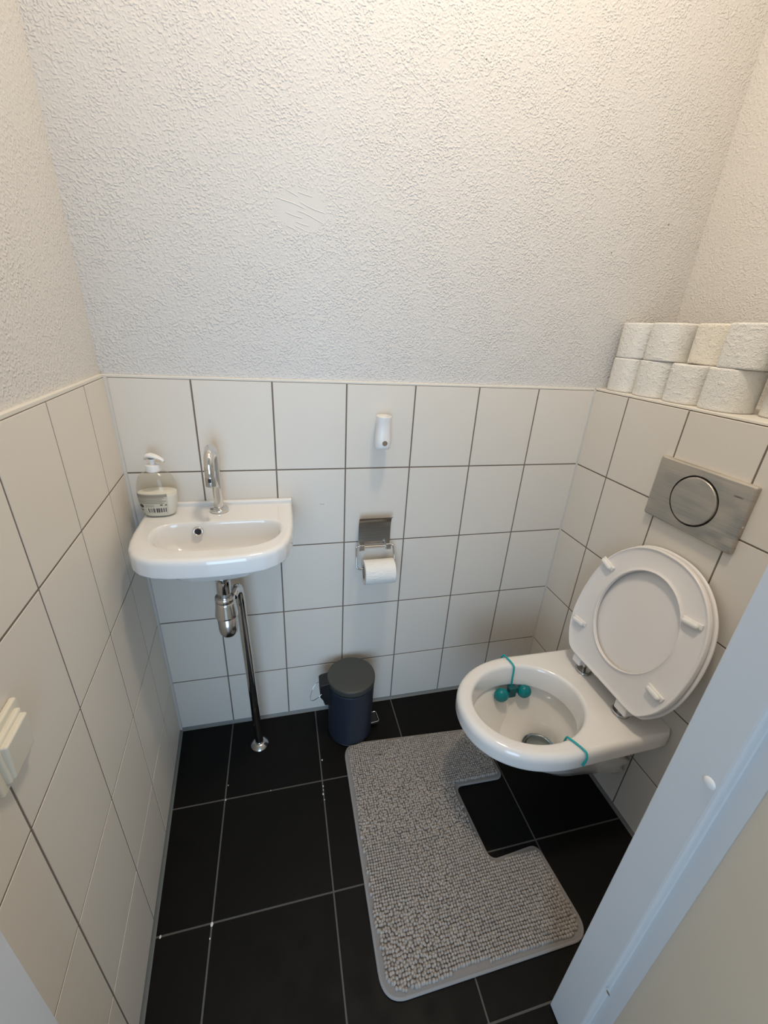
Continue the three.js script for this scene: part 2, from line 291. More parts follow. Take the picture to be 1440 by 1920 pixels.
// ---------------------------------------------------------------- toilet
{
  const t = thing('toilet', 'white wall-hung toilet with seat and lid raised', 'toilet', [XR, 0, 0.4455]);
  const OX = XR, OZ = 0.4455, N = 168;
  const c = [1.066, OZ];
  // outline of the bowl: half ellipse at the front, sides running straight to the wall
  const outline = (front, hw, rear, xm = 1.1) => { const p = []; for (let i = 0; i <= 60; i++) { const a = Math.PI / 2 + Math.PI * i / 60, e = 0.93; const ca = Math.cos(a), sa = Math.sin(a); p.push([xm + Math.sign(ca) * (xm - front) * Math.pow(Math.abs(ca), e), OZ + hw * Math.sign(sa) * Math.pow(Math.abs(sa), e)]); } p.push([OX - 0.012, OZ - rear], [OX - 0.0006, OZ - rear + 0.01], [OX - 0.0006, OZ + rear - 0.01], [OX - 0.012, OZ + rear]); return p; };
  const ringOf = (poly, y, cc = c) => radial(poly, cc, N).map(([dx, dy, r]) => V3(cc[0] + dx * r - OX, y, cc[1] + dy * r - OZ));
  const ell = (cx, a, b, y, e = 1) => { const out = []; for (let i = 0; i < N; i++) { const th = i / N * Math.PI * 2, ca = Math.cos(th), sa = Math.sin(th); const r = 1 / Math.pow(Math.pow(Math.abs(ca / a), 2 / e) + Math.pow(Math.abs(sa / b), 2 / e), e / 2); out.push(V3(cx + ca * r - OX, y, sa * r)); } return out; };
  const inset = (ring, d, y) => ring.map((p) => { const ax = p.x + OX - c[0], az = p.z, l = Math.hypot(ax, az); const wall = p.x > -0.02; return V3(p.x - (wall ? 0 : ax / l * d), y, p.z - az / l * d * (wall ? 0.6 : 1)); });
  const rim = outline(0.863, 0.1785, 0.17), R0 = ringOf(rim, 0);
  const rings = [
    ringOf(outline(1.21, 0.055, 0.085, 1.28), 0.135, [1.3, OZ]).map((p) => p),
    ringOf(outline(1.13, 0.075, 0.095, 1.24), 0.158, [1.27, OZ]),
    ringOf(outline(1.06, 0.092, 0.104, 1.19), 0.21, [1.2, OZ]),
    ringOf(outline(0.99, 0.108, 0.112, 1.13), 0.275), ringOf(outline(0.937, 0.127, 0.122, 1.11), 0.325), ringOf(outline(0.898, 0.148, 0.14, 1.1), 0.356),
    ringOf(outline(0.880, 0.166, 0.163, 1.1), 0.366), inset(R0, 0.004, 0.368), inset(R0, 0.0012, 0.371), inset(R0, 0, 0.377), inset(R0, 0, 0.399), inset(R0, 0.0012, 0.407), inset(R0, 0.004, 0.4135), inset(R0, 0.0085, 0.418), inset(R0, 0.015, 0.4203), inset(R0, 0.022, 0.421),
    ell(1.066, 0.170, 0.1415, 0.4205), ell(1.066, 0.165, 0.1365, 0.4190), ell(1.066, 0.161, 0.1325, 0.4150), ell(1.066, 0.1585, 0.130, 0.408), ell(1.066, 0.155, 0.127, 0.385), ell(1.066, 0.153, 0.125, 0.352), ell(1.066, 0.1535, 0.1255, 0.3475), ell(1.067, 0.157, 0.129, 0.346), ell(1.068, 0.161, 0.132, 0.349), ell(1.068, 0.164, 0.134, 0.356),
    ell(1.069, 0.168, 0.136, 0.352), ell(1.07, 0.169, 0.136, 0.34), ell(1.074, 0.163, 0.130, 0.315), ell(1.085, 0.145, 0.115, 0.287), ell(1.105, 0.113, 0.093, 0.260), ell(1.128, 0.082, 0.073, 0.236), ell(1.147, 0.059, 0.057, 0.212), ell(1.155, 0.050, 0.050, 0.192), ell(1.158, 0.044, 0.045, 0.165), ell(1.16, 0.03, 0.03, 0.148),
  ];
  part('bowl', loft(rings, true, true), M.ceramic, t);
  part('water', loft([ell(1.1575, 0.043, 0.044, 0.167), ell(1.155, 0.0495, 0.0495, 0.192), ell(1.1525, 0.0535, 0.053, 0.199)], true, true), M.water, t, 'clear rippled water in the bowl');
  // seat and lid: local frame, s runs up the leaning seat, n towards the room
  const tilt = 14 * Math.PI / 180, ZC = 0.4565 - OZ;
  const up = V3(Math.sin(tilt), Math.cos(tilt), 0), nn = V3(-Math.cos(tilt), Math.sin(tilt), 0), org = V3(1.26 - OX, 0.42, 0);
  const P = (z, s, h) => V3(0, 0, z + ZC).add(org).addScaledVector(up, s).addScaledVector(nn, h);
  const half = [[0, 0.056], [0.06, 0.056], [0.115, 0.0565], [0.136, 0.062], [0.151, 0.079], [0.169, 0.108], [0.185, 0.158], [0.1905, 0.215], [0.1885, 0.27], [0.179, 0.325], [0.158, 0.378], [0.125, 0.420], [0.085, 0.449], [0.043, 0.4635], [0, 0.467]];
  const sc = [0, 0.262], outR = radial(smoothPoly(mirrorHalf(half, 0), 220), sc, N);
  const outer = (d, h) => outR.map(([a, b, r]) => P(sc[0] + a * (r - d), sc[1] + b * (r - d), h));
  const hole = (d, h) => outR.map(([a, b]) => { const A = 0.1205 + d, B = 0.142 + d, r = 1 / Math.hypot(a / A, b / B); return P(a * r, sc[1] + b * r, h); });
  const mid = (f, h) => outR.map(([a, b, r]) => { const r2 = 1 / Math.hypot(a / 0.1205, b / 0.142), q = r + (r2 - r) * f; return P(a * q, sc[1] + b * q, h); });
  const ringList = [outer(0.004, -0.0125), outer(0.001, -0.011), outer(0, -0.006), outer(0.0008, 0.0005), outer(0.0028, 0.003), outer(0.0052, 0.003), outer(0.0075, 0.001), mid(0.2, -0.0015), mid(0.5, -0.0025), mid(0.82, -0.0015), hole(0.0055, 0.0005), hole(0.0035, 0.0028), hole(0.0015, 0.003), hole(0.0, 0.001), hole(-0.0003, -0.006), hole(0.003, -0.0125), outer(0.004, -0.0125)];
  const seat = part('seat', loft(ringList), M.seatPlastic, t);
  for (const [z, s, ang] of [[0.304, 0.350, -0.28], [0.312, 0.148, 0.12], [0.582, 0.353, 0.15], [0.599, 0.151, -0.1]]) {
    const basis = new THREE.Matrix4().makeBasis(V3(0, 0, 1), up, nn); basis.setPosition(P(z - OZ - ZC, s, 0));
    const cap = new THREE.CapsuleGeometry(0.0072, 0.028, 8, 18); cap.rotateZ(Math.PI / 2 + ang); cap.scale(1, 1, 0.8); cap.translate(0, 0, 0.0085);
    const foot = new RoundedBoxGeometry(0.05, 0.015, 0.007, 3, 0.003); foot.rotateZ(ang); foot.translate(0, 0.002, 0.001);
    const g = join([cap, foot]); g.applyMatrix4(basis); part('bumper', g, M.whitePlastic, seat, 'white rubber buffer');
  }
  const lidR = (d, h) => outR.map(([a, b, r]) => P(a * (r + d), sc[1] + b * (r + d), h));
  part('lid', loft([lidR(-0.012, -0.0155), lidR(0.0, -0.0145), lidR(0.004, -0.0155), lidR(0.0052, -0.0185), lidR(0.004, -0.022), lidR(-0.003, -0.0245), lidR(-0.06, -0.0255)], true, true), M.seatPlastic, t);
  for (const z of [0.373, 0.530]) {
    const h = new THREE.Group(); h.name = 'hinge'; h.position.set(1.302 - OX, 0.4208, z - OZ); t.add(h);
    part('hinge_ring', lathe([[0, 0], [0.0235, 0], [0.0245, 0.002], [0.0225, 0.0065], [0.018, 0.0075], [0.0165, 0.004], [0.0, 0.0035]], 32), M.chromeWorn, h, 'chrome hinge base ring');
    part('hinge_pin', at(new THREE.CylinderGeometry(0.0065, 0.0065, 0.03, 16), 0, 0.017, 0), M.chromeWorn, h, 'chrome hinge pin');
    const s = z < OZ ? -1 : 1;
    part('hinge_block', rbx(-0.028, 0.006, 0.024, 0.052, s > 0 ? -0.005 : -0.028, s > 0 ? 0.036 : 0.005, 0.005, 3), M.seatPlastic, h);
  }
}
// teal rim blocks
{
  const t = thing('toilet_rim_block', 'teal toilet rim block with gel balls hanging on a wire hook inside the bowl', 'rim block', [1.09, 0.421, 0.29]);
  const O = V3(1.09, 0.421, 0.29), q = (x, y, z) => [x - O.x, y - O.y, z - O.z];
  part('hook', tube([q(1.079, 0.395, 0.2655), q(1.08, 0.412, 0.2655), q(1.083, 0.4235, 0.272), q(1.088, 0.4245, 0.295), q(1.091, 0.423, 0.314), q(1.092, 0.414, 0.3215), q(1.0925, 0.37, 0.325), q(1.093, 0.345, 0.327)], 0.0027, 60), M.teal, t, 'thin teal wire hook over the rim');
  part('holder', join([at(new RoundedBoxGeometry(0.028, 0.04, 0.02, 3, 0.006), ...q(1.094, 0.331, 0.333)), at(new RoundedBoxGeometry(0.05, 0.008, 0.012, 2, 0.003), ...q(1.094, 0.331, 0.335))]), M.tealDark, t, 'dark teal middle clip');
  for (const [x, r] of [[1.053, 0.0235], [1.133, 0.0225]]) { const s = new THREE.SphereGeometry(r, 28, 18); const p = s.attributes.position; for (let i = 0; i < p.count; i++) { const y = p.getY(i) / r; const k = 1 - 0.25 * Math.max(0, -y - 0.2); p.setX(i, p.getX(i) * k); p.setZ(i, p.getZ(i) * k * 0.85); } s.computeVertexNormals(); part('gel_ball', at(s, ...q(x, 0.331, 0.342)), M.tealGel, t, 'translucent teal gel ball'); }
  const b = thing('toilet_rim_block', 'teal wire hook of a rim block over the toilet rim beside the door post', 'rim block', [1.12, 0.421, 0.60]);
  const O2 = V3(1.12, 0.421, 0.60), q2 = (x, y, z) => [x - O2.x, y - O2.y, z - O2.z];
  part('hook', tube([q2(1.117, 0.385, 0.6265), q2(1.121, 0.402, 0.6275), q2(1.123, 0.4165, 0.6245), q2(1.122, 0.423, 0.6165), q2(1.113, 0.4245, 0.595), q2(1.105, 0.423, 0.578), q2(1.104, 0.415, 0.5685), q2(1.103, 0.37, 0.5645), q2(1.103, 0.34, 0.562)], 0.0027, 60), M.teal, b, 'thin teal wire hook over the rim');
  part('holder', at(new RoundedBoxGeometry(0.05, 0.024, 0.014, 3, 0.005), ...q2(1.103, 0.333, 0.555)), M.tealDark, b);
}
// flush plate
{
  const t = thing('flush_plate', 'brushed steel flush plate with round push button above the toilet', 'flush plate', [XR, 1.0175, 0.443]);
  const w = 0.123, h = 0.0815;
  const ring = (i, d, rr) => { const out = []; const a = w - i, b = h - i; for (const [cx, cy, a0] of [[a - rr, b - rr, 0], [-a + rr, b - rr, 90], [-a + rr, -b + rr, 180], [a - rr, -b + rr, 270]]) for (let k = 0; k <= 5; k++) { const th = (a0 + k * 18) * Math.PI / 180; out.push([cx + rr * Math.cos(th), cy + rr * Math.sin(th)]); } return out.map(([z, y]) => V3(-d, y, z)); };
  const circ = (r, d, n = 24) => { const out = []; for (let k = 0; k < n; k++) { const th = (k + 0.5) / n * Math.PI * 2; out.push(V3(-d, Math.sin(th) * r, Math.cos(th) * r)); } return out; };
  const f = loft([ring(0.0, 0.0, 0.005), ring(0.0, 0.009, 0.005), ring(0.0012, 0.0115, 0.005), ring(0.004, 0.0130, 0.005)].map((r) => r.slice().reverse()), false, false);
  // front face with a round opening
  const sh = new THREE.Shape(ring(0.004, 0, 0.005).map((p) => new THREE.Vector2(p.z, p.y))); const ho = new THREE.Path(); ho.absarc(0, 0, 0.0632, 0, Math.PI * 2); sh.holes.push(ho);
  const face = new THREE.ExtrudeGeometry(sh, { depth: 0.003, bevelEnabled: false, curveSegments: 40 }); face.rotateY(-Math.PI / 2); face.translate(-0.0100, 0, 0);
  const uvFix = (g) => { const p = g.attributes.position, uv = g.attributes.uv; for (let i = 0; i < p.count; i++) uv.setXY(i, p.getZ(i) / 0.25 + 0.5, p.getY(i) / 0.25 + 0.5); return g; };
  part('frame', uvFix(join([f, face])), M.steel, t);
  part('recess', at(new THREE.CylinderGeometry(0.0632, 0.0632, 0.002, 48).rotateZ(Math.PI / 2), -0.006, 0, 0), M.black, t, 'black gap around the button');
  const b = lathe([[0, 0.0065], [0.056, 0.0062], [0.0582, 0.005], [0.0590, 0.002], [0.0590, -0.006], [0, -0.006]], 64); b.rotateZ(Math.PI / 2); b.translate(-0.0105, 0, 0);
  part('button', uvFix(b), M.steel, t, 'round brushed steel push button');
  part('screw', at(new THREE.CylinderGeometry(0.003, 0.003, 0.002, 16).rotateX(Math.PI / 2), -0.0065, -0.012, w), M.chrome, t, 'small side screw');
  const cv = document.createElement('canvas'); cv.width = 256; cv.height = 48; const x = cv.getContext('2d'); x.fillStyle = '#9b9388'; x.fillRect(0, 0, 256, 48); x.fillStyle = '#2e2a26'; x.font = 'bold 44px sans-serif'; x.textAlign = 'center'; x.textBaseline = 'middle'; x.fillText('GEBERIT', 128, 26, 250);
  const tx = new THREE.CanvasTexture(cv); tx.colorSpace = THREE.SRGBColorSpace;
  const pl = new THREE.BoxGeometry(0.021, 0.0038, 0.0003); pl.rotateY(-Math.PI / 2); part('lettering', at(pl, -0.0131, 0.0485, 0.094), std(1, 1, 1, 0.4, { map: tx, metalness: 0.5 }), t, 'tiny dark lettering');
}
// toilet rolls stacked on the ledge
{
  const R = 0.0515, Hh = 0.096;
  function makeRoll(mat, sd) {
    const g = lathe([[0.021, 0], [R - 0.003, 0.0002], [R - 0.0006, 0.0015], [R, 0.005], [R + 0.0003, Hh / 2], [R, Hh - 0.005], [R - 0.0006, Hh - 0.0015], [R - 0.003, Hh], [0.021, Hh], [0.021, 0]], 56);
    const p = g.attributes.position; for (let i = 0; i < p.count; i++) { const a = Math.atan2(p.getZ(i), p.getX(i)), r = Math.hypot(p.getX(i), p.getZ(i)); if (r > 0.03) { const c4 = Math.pow(Math.pow(Math.abs(Math.cos(a)), 2.7) + Math.pow(Math.abs(Math.sin(a)), 2.7), -1 / 2.7); const k = c4 * (1 + 0.004 * Math.sin(2 * a + sd) + 0.004 * Math.sin(5 * a + sd * 2.3 + p.getY(i) * 30)); p.setX(i, p.getX(i) * k); p.setZ(i, p.getZ(i) * k); } }
    const uv = g.attributes.uv; for (let i = 0; i < uv.count; i++) uv.setXY(i, uv.getX(i) * 2 + sd * 0.37, p.getY(i) / 0.165 + sd * 0.21);
    g.computeVertexNormals();
    const o = new THREE.Group(); part('paper', g, mat, o);
    part('core', lathe([[0.0195, 0.001], [0.0209, 0.001], [0.0209, Hh - 0.001], [0.0195, Hh - 0.001], [0.0195, 0.001]], 28), M.card, o, 'brown cardboard core');
    return o;
  }
  const spots = [
    [1.47, 0.055, 0, M.paper, 'white toilet roll at the bottom of the stack in the plaster corner'], [1.47, 0.16, 0, M.paper, 'second white toilet roll from the plaster corner, bottom row'], [1.47, 0.266, 0, M.paper, 'third white toilet roll from the plaster corner, bottom row'], [1.47, 0.373, 0, M.paper, 'fourth white toilet roll from the plaster corner, bottom row'], [1.525, 0.482, 0, M.paper, 'white toilet roll set back on the ledge, bottom row'],
    [1.472, 0.056, 1, M.paper, 'white toilet roll in the plaster corner, top row'], [1.47, 0.165, 1, M.paper, 'second white toilet roll from the plaster corner, top row'], [1.502, 0.277, 1, M.paperWarm, 'yellowish cream toilet roll in the top row of the stack'], [1.472, 0.385, 1, M.paper, 'white toilet roll beside the cream one, top row'], [1.485, 0.494, 1, M.paper, 'fifth toilet roll from the plaster corner, top row'],
  ];
  spots.forEach(([x, z, row, mat, label], i) => { const o = makeRoll(mat, 1 + i * 1.31); o.name = numbered('toilet_roll'); o.position.set(x, YT + 0.0046 + row * (Hh + 0.0005), z); o.rotation.y = (i % 3 - 1) * 0.06; o.userData = { label, category: 'toilet roll', group: 'toilet rolls stacked on the ledge' }; scene.add(o); });
}

// ---------------------------------------------------------------- sink
{
  const CX = 0.246, N = 160, t = thing('wash_basin', 'small white ceramic corner wash basin', 'sink', [CX, 0.83, 0]);
  const O = V3(CX, 0.83, 0), cc = [CX, 0.19];
  const outP = mirrorHalf([[0, 0.0004], [0.15, 0.0004], [0.190, 0.0004], [0.194, 0.004], [0.194, 0.05], [0.1935, 0.10], [0.192, 0.16], [0.188, 0.205], [0.181, 0.24], [0.168, 0.270], [0.149, 0.293], [0.122, 0.309], [0.085, 0.318], [0.04, 0.3225], [0, 0.324]], CX);
  const inP = smoothPoly(mirrorHalf([[0, 0.123], [0.06, 0.123], [0.112, 0.124], [0.135, 0.131], [0.148, 0.149], [0.152, 0.175], [0.147, 0.207], [0.130, 0.237], [0.098, 0.260], [0.05, 0.272], [0, 0.275]], CX + 0.004), 200);
  const oR = radial(outP, cc, N), iR = radial(inP, cc, N);
  const out = (d, y) => oR.map(([a, b, r]) => V3(cc[0] + a * (r - d), y, Math.max(0.0004, cc[1] + b * (r - d) - (b < 0 ? b * -d : 0))).sub(O));
  const und = (k, y) => oR.map(([a, b, r]) => V3(cc[0] + a * r * k, y, Math.max(0.0004, cc[1] + b * r * k)).sub(O));
  const inn = (k, y, dz = 0) => iR.map(([a, b, r]) => V3(cc[0] + 0.004 + a * r * k, y, cc[1] + dz + b * r * k).sub(O));
  const rings = [und(0.38, 0.775), und(0.50, 0.779), und(0.60, 0.789), und(0.68, 0.808), und(0.76, 0.822), und(0.93, 0.826), out(0.006, 0.8285), out(0.002, 0.830), out(0, 0.834), out(0, 0.862), out(0.0012, 0.869), out(0.004, 0.8735), out(0.009, 0.876), out(0.015, 0.8765),
    inn(1.05, 0.8762), inn(1.025, 0.8752), inn(1.0, 0.872), inn(0.975, 0.864), inn(0.945, 0.848), inn(0.90, 0.828), inn(0.80, 0.810), inn(0.6, 0.800), inn(0.35, 0.796), inn(0.1, 0.795)];
  part('basin', loft(rings, true, true), M.sinkCeramic, t);
  part('back_ledge', rbx(0.052 - O.x, 0.4398 - O.x, 0.866 - O.y, 0.8885 - O.y, 0.0005, 0.0155, 0.004, 3), M.sinkCeramic, t);
  const ov = new THREE.Group(); ov.name = 'overflow'; ov.position.set(0.1965 - O.x, 0.8535 - O.y, 0.131); ov.rotation.x = -0.35; t.add(ov);
  part('overflow_ring', new THREE.TorusGeometry(0.0105, 0.0032, 12, 32), M.chrome, ov, 'chrome overflow ring');
  part('overflow_hole', new THREE.CylinderGeometry(0.009, 0.009, 0.002, 24).rotateX(Math.PI / 2), M.black, ov, 'dark overflow opening');
  part('drain', at(lathe([[0, 0.002], [0.012, 0.0015], [0.02, 0.0025], [0.022, 0]], 32), 0.004, 0.7955 - O.y, 0.19), M.chrome, t, 'chrome drain');
}
{
  const t = thing('tap', 'chrome swan-neck cold water tap on the basin', 'tap', [0.2425, 0.8765, 0.052]);
  part('base', lathe([[0, 0], [0.0235, 0], [0.0245, 0.002], [0.0245, 0.008], [0.0232, 0.0095], [0.013, 0.0098], [0.012, 0.014], [0, 0.014]], 40), M.chrome, t);
  const pts = [[0, 0.01, 0], [0, 0.07, 0], [0, 0.13, 0.0]]; for (let k = 1; k <= 10; k++) { const a = k / 10 * Math.PI; pts.push([0, 0.145 + 0.041 * Math.sin(a), 0.041 - 0.041 * Math.cos(a)]); } pts.push([0, 0.128, 0.082]);
  part('spout', tube(pts, 0.0125, 80), M.chrome, t);
  const kn = new THREE.Group(); kn.name = 'nozzle'; kn.position.set(0, 0.102, 0.082); t.add(kn);
  part('nozzle_sleeve', lathe([[0, 0], [0.0105, 0], [0.0125, 0.0012], [0.0132, 0.003], [0.0132, 0.022], [0.0125, 0.0235], [0.0118, 0.0245], [0.0118, 0.03]], 36), M.chromeWorn, kn, 'turning chrome sleeve');
  part('nozzle_notch', rbx(-0.004, 0.003, 0.014, 0.024, 0.0118, 0.0138, 0.0006, 1), M.black, kn, 'small dark notch');
}
{
  const t = thing('soap_dispenser', 'clear soap pump bottle half full of white soap with printed label', 'soap bottle', [0.096, 0.8768, 0.056]);
  const N = 72, ring = (w, d, y) => { const out = []; for (let i = 0; i < N; i++) { const th = i / N * Math.PI * 2, e = 0.86, c = Math.cos(th), s = Math.sin(th); out.push(V3(w * Math.sign(c) * Math.pow(Math.abs(c), e), y, d * Math.sign(s) * Math.pow(Math.abs(s), e))); } return out; };
  const prof = [[0.030, 0.020, 0], [0.037, 0.0255, 0.002], [0.0405, 0.029, 0.01], [0.0445, 0.031, 0.028], [0.0475, 0.032, 0.055], [0.0475, 0.032, 0.075], [0.045, 0.031, 0.092], [0.039, 0.028, 0.106], [0.030, 0.024, 0.115], [0.0185, 0.0175, 0.1205], [0.0165, 0.0165, 0.124]];
  const sh = part('bottle', loft(prof.map(([w, d, y]) => ring(w, d, y)), true, false), M.bottle, t, 'clear plastic bottle');
  const liq = prof.filter((p) => p[2] <= 0.056).map(([w, d, y]) => ring(w - 0.0012, d - 0.0012, y + 0.0012)); liq.push(ring(0.0463, 0.0308, 0.064)); part('soap', loft(liq, true, true), M.soap, t, 'white liquid soap');
  // printed label on the front of the bottle
  const cv = document.createElement('canvas'); cv.width = 512; cv.height = 512; const x = cv.getContext('2d');
  x.fillStyle = '#c9c4b4'; x.fillRect(0, 0, 512, 512); x.fillStyle = '#948a7b'; x.fillRect(0, 20, 512, 70); x.fillStyle = '#857d6e';
  for (let k = 0; k < 7; k++) { x.fillStyle = k % 2 ? '#a8a091' : '#7d7566'; x.fillRect(0, 96 + k * 22, 470 + 30 * Math.sin(k * 2.1), 15); }
  x.fillStyle = '#3a342b'; x.beginPath(); x.arc(165, 310, 48, 0, 7); x.fill(); x.lineWidth = 9; x.strokeStyle = '#4d463a'; x.beginPath(); x.arc(70, 312, 36, 0, 7); x.stroke(); x.fillRect(48, 304, 44, 12);
  x.fillStyle = '#8d8678'; for (let k = 0; k < 3; k++) x.fillRect(238, 272 + k * 24, 120, 10); x.fillStyle = '#57503f'; x.beginPath(); x.arc(430, 282, 18, 0, 7); x.fill(); x.beginPath(); x.moveTo(468, 304); x.lineTo(508, 304); x.lineTo(488, 262); x.fill();
  x.fillStyle = '#e2ded2'; x.fillRect(262, 352, 236, 136); x.fillStyle = '#26231f'; let bxx = 272; let q = 7; while (bxx < 488) { q = (q * 73 + 41) % 101; const ww = 4 + q % 12; x.fillRect(bxx, 360, ww, 116); bxx += ww + 4 + (q >> 3) % 9; }
  x.fillStyle = '#2c271f'; x.fillRect(60, 400, 130, 26);
  const tx = new THREE.CanvasTexture(cv); tx.colorSpace = THREE.SRGBColorSpace; tx.anisotropy = 4;
  const pos = [], uv = [], idx = [], nu = 24, nv = 14, prof2 = (y) => { let k = 0; while (k < prof.length - 2 && prof[k + 1][2] < y) k++; const f = (y - prof[k][2]) / (prof[k + 1][2] - prof[k][2]); return [prof[k][0] + f * (prof[k + 1][0] - prof[k][0]), prof[k][1] + f * (prof[k + 1][1] - prof[k][1])]; };
  for (let j = 0; j <= nv; j++) for (let i = 0; i <= nu; i++) {
    const u = i / nu, v = j / nv, th = (178 - u * 120) * Math.PI / 180, y = 0.012 + v * 0.056, [w, d] = prof2(y), c = Math.cos(th), s = Math.sin(th), e = 0.86;
    pos.push((w + 0.0005) * Math.sign(c) * Math.pow(Math.abs(c), e), y, (d + 0.0005) * Math.sign(s) * Math.pow(Math.abs(s), e)); uv.push(u, v);
  }
  for (let j = 0; j < nv; j++) for (let i = 0; i < nu; i++) { const a = j * (nu + 1) + i; idx.push(a, a + 1, a + nu + 1, a + 1, a + nu + 2, a + nu + 1); }
  const lg = new THREE.BufferGeometry(); lg.setAttribute('position', new THREE.Float32BufferAttribute(pos, 3)); lg.setAttribute('uv', new THREE.Float32BufferAttribute(uv, 2)); lg.setIndex(idx); lg.computeVertexNormals();
  part('label', lg, std(1, 1, 1, 0.4, { map: tx, side: THREE.DoubleSide }), t, 'grey printed label with bar code');
  part('collar', lathe([[0, 0.120], [0.0172, 0.120], [0.0176, 0.1215], [0.0172, 0.136], [0.0162, 0.1375], [0.008, 0.1378], [0, 0.1378]], 36), M.whitePlastic, t, 'white screw collar');
  const pump = new THREE.Group(); pump.name = 'pump'; t.add(pump);
  part('stem', lathe([[0.0065, 0.136], [0.0065, 0.146], [0.0095, 0.153]], 24), M.whitePlastic, pump);
  const sp = [[-0.0165, 0.153, 0.0085, 0.005], [-0.0135, 0.1585, 0.0105, 0.0058], [-0.004, 0.161, 0.0112, 0.006], [0.008, 0.1595, 0.0098, 0.0056], [0.019, 0.1565, 0.0072, 0.0045], [0.0275, 0.1525, 0.0052, 0.0034], [0.032, 0.1485, 0.004, 0.0026]];
  const hr = sp.map(([sx, y, w, h]) => { const o = []; for (let i = 0; i < 24; i++) { const a = i / 24 * Math.PI * 2; o.push(V3(sx, y + h * Math.sin(a), w * Math.cos(a))); } return o; });
  const hg = loft(hr, true, true); hg.rotateY(-0.35); part('nozzle', hg, M.whitePlastic, pump, 'white pump head with spout');
}
{
  // trap and waste pipe under the basin
  const t = thing('bottle_trap', 'chrome cup trap hanging under the basin', 'drain trap', [0.253, 0.56, 0.195]);
  part('tailpipe', lathe([[0.0, 0.205], [0.031, 0.205], [0.0305, 0.199], [0.024, 0.192], [0.0185, 0.186], [0.0165, 0.18], [0.0165, 0.13], [0, 0.13]], 40), M.chrome, t);
  part('cup_ring', lathe([[0.0, 0.1335], [0.0205, 0.1335], [0.0228, 0.131], [0.0232, 0.123], [0.0218, 0.120], [0, 0.120]], 40), M.chrome, t);
  part('cup', lathe([[0, 0.120], [0.0215, 0.1195], [0.0228, 0.112], [0.0265, 0.076], [0.0268, 0.071], [0.0245, 0.069], [0, 0.069]], 44), M.chrome, t);
  part('cup_bottom', lathe([[0, 0.0], [0.008, 0.001], [0.0155, 0.0055], [0.0205, 0.014], [0.0222, 0.026], [0.0225, 0.069], [0, 0.069]], 40), M.chromeWorn, t);
  for (const c of t.children) c.scale.set(1.12, 1, 1.12);
  const p = thing('waste_pipe', 'long chrome waste pipe bending down from trap to floor', 'pipe', [0.296, 0, 0.111]);
  const O = V3(0.296, 0, 0.111), q = (x, y, z) => [x - O.x, y - O.y, z - O.z];
  part('pipe', tube([q(0.268, 0.672, 0.172), q(0.272, 0.676, 0.160), q(0.276, 0.676, 0.145), q(0.279, 0.668, 0.130), q(0.280, 0.645, 0.121), q(0.2815, 0.6, 0.118), q(0.285, 0.45, 0.116), q(0.289, 0.3, 0.114), q(0.293, 0.12, 0.112), q(0.296, 0.004, 0.111)], 0.0138, 120), M.chrome, p);
  part('floor_flange', lathe([[0, 0], [0.031, 0], [0.0315, 0.0015], [0.030, 0.005], [0.0205, 0.0135], [0.0165, 0.0155], [0.0142, 0.0155]], 40), M.chromeWorn, p, 'chrome floor collar');
  const h = thing('supply_hose', 'dark flexible water hose curling under the basin', 'hose', [0.285, 0.64, 0.0]);
  const O2 = V3(0.285, 0.64, 0), q2 = (x, y, z) => [x - O2.x, y - O2.y, z - O2.z];
  part('hose', tube([q2(0.243, 0.752, 0.062), q2(0.246, 0.715, 0.068), q2(0.256, 0.680, 0.068), q2(0.272, 0.664, 0.06), q2(0.288, 0.672, 0.046), q2(0.296, 0.70, 0.026), q2(0.299, 0.715, 0.008)], 0.0052, 50), M.hose, h);
  part('wall_nut', at(new THREE.CylinderGeometry(0.011, 0.012, 0.014, 6).rotateX(Math.PI / 2), ...q2(0.299, 0.716, 0.0075)), M.chromeWorn, h);
}

// ---------------------------------------------------------------- things on the back wall
{
  const t = thing('air_freshener', 'small white plastic air freshener holder with brown dot on the tiles', 'air freshener', [0.703, 1.09, 0.0]);
  const N = 40, ring = (w, d, y, z0 = 0.004) => { const out = []; for (let i = 0; i < N; i++) { const th = i / N * Math.PI * 2, c = Math.cos(th), s = Math.sin(th), e = 0.8; out.push(V3(w * Math.sign(c) * Math.pow(Math.abs(c), e), y, z0 + d + d * Math.sign(s) * Math.pow(Math.abs(s), e))); } return out; };
  const g = loft([ring(0.017, 0.017, -0.049), ring(0.0205, 0.0205, -0.047), ring(0.0222, 0.0222, -0.038), ring(0.0222, 0.0225, -0.02), ring(0.0205, 0.0215, 0.0), ring(0.0195, 0.0212, 0.018), ring(0.0202, 0.0220, 0.036), ring(0.0212, 0.0228, 0.0455), ring(0.0207, 0.0225, 0.047), ring(0.0190, 0.0205, 0.046, 0.006), ring(0.0180, 0.0195, 0.034, 0.007)], true, true);
  part('body', g, M.whitePlastic, t);
  const pad = new THREE.SphereGeometry(0.0155, 24, 12, 0, Math.PI * 2, 0, Math.PI / 2); pad.scale(1, 0.5, 1.05); part('refill', at(pad, 0, 0.0345, 0.0265), M.paper, t, 'white refill pad');
  part('mount', rbx(-0.012, 0.012, -0.03, 0.03, 0.0004, 0.008, 0.002, 2), M.whitePlastic, t);
  part('dot', at(new THREE.CylinderGeometry(0.0074, 0.0074, 0.002, 28).rotateX(Math.PI / 2), 0.002, -0.0275, 0.0483), M.tan, t, 'round brown dot');
}
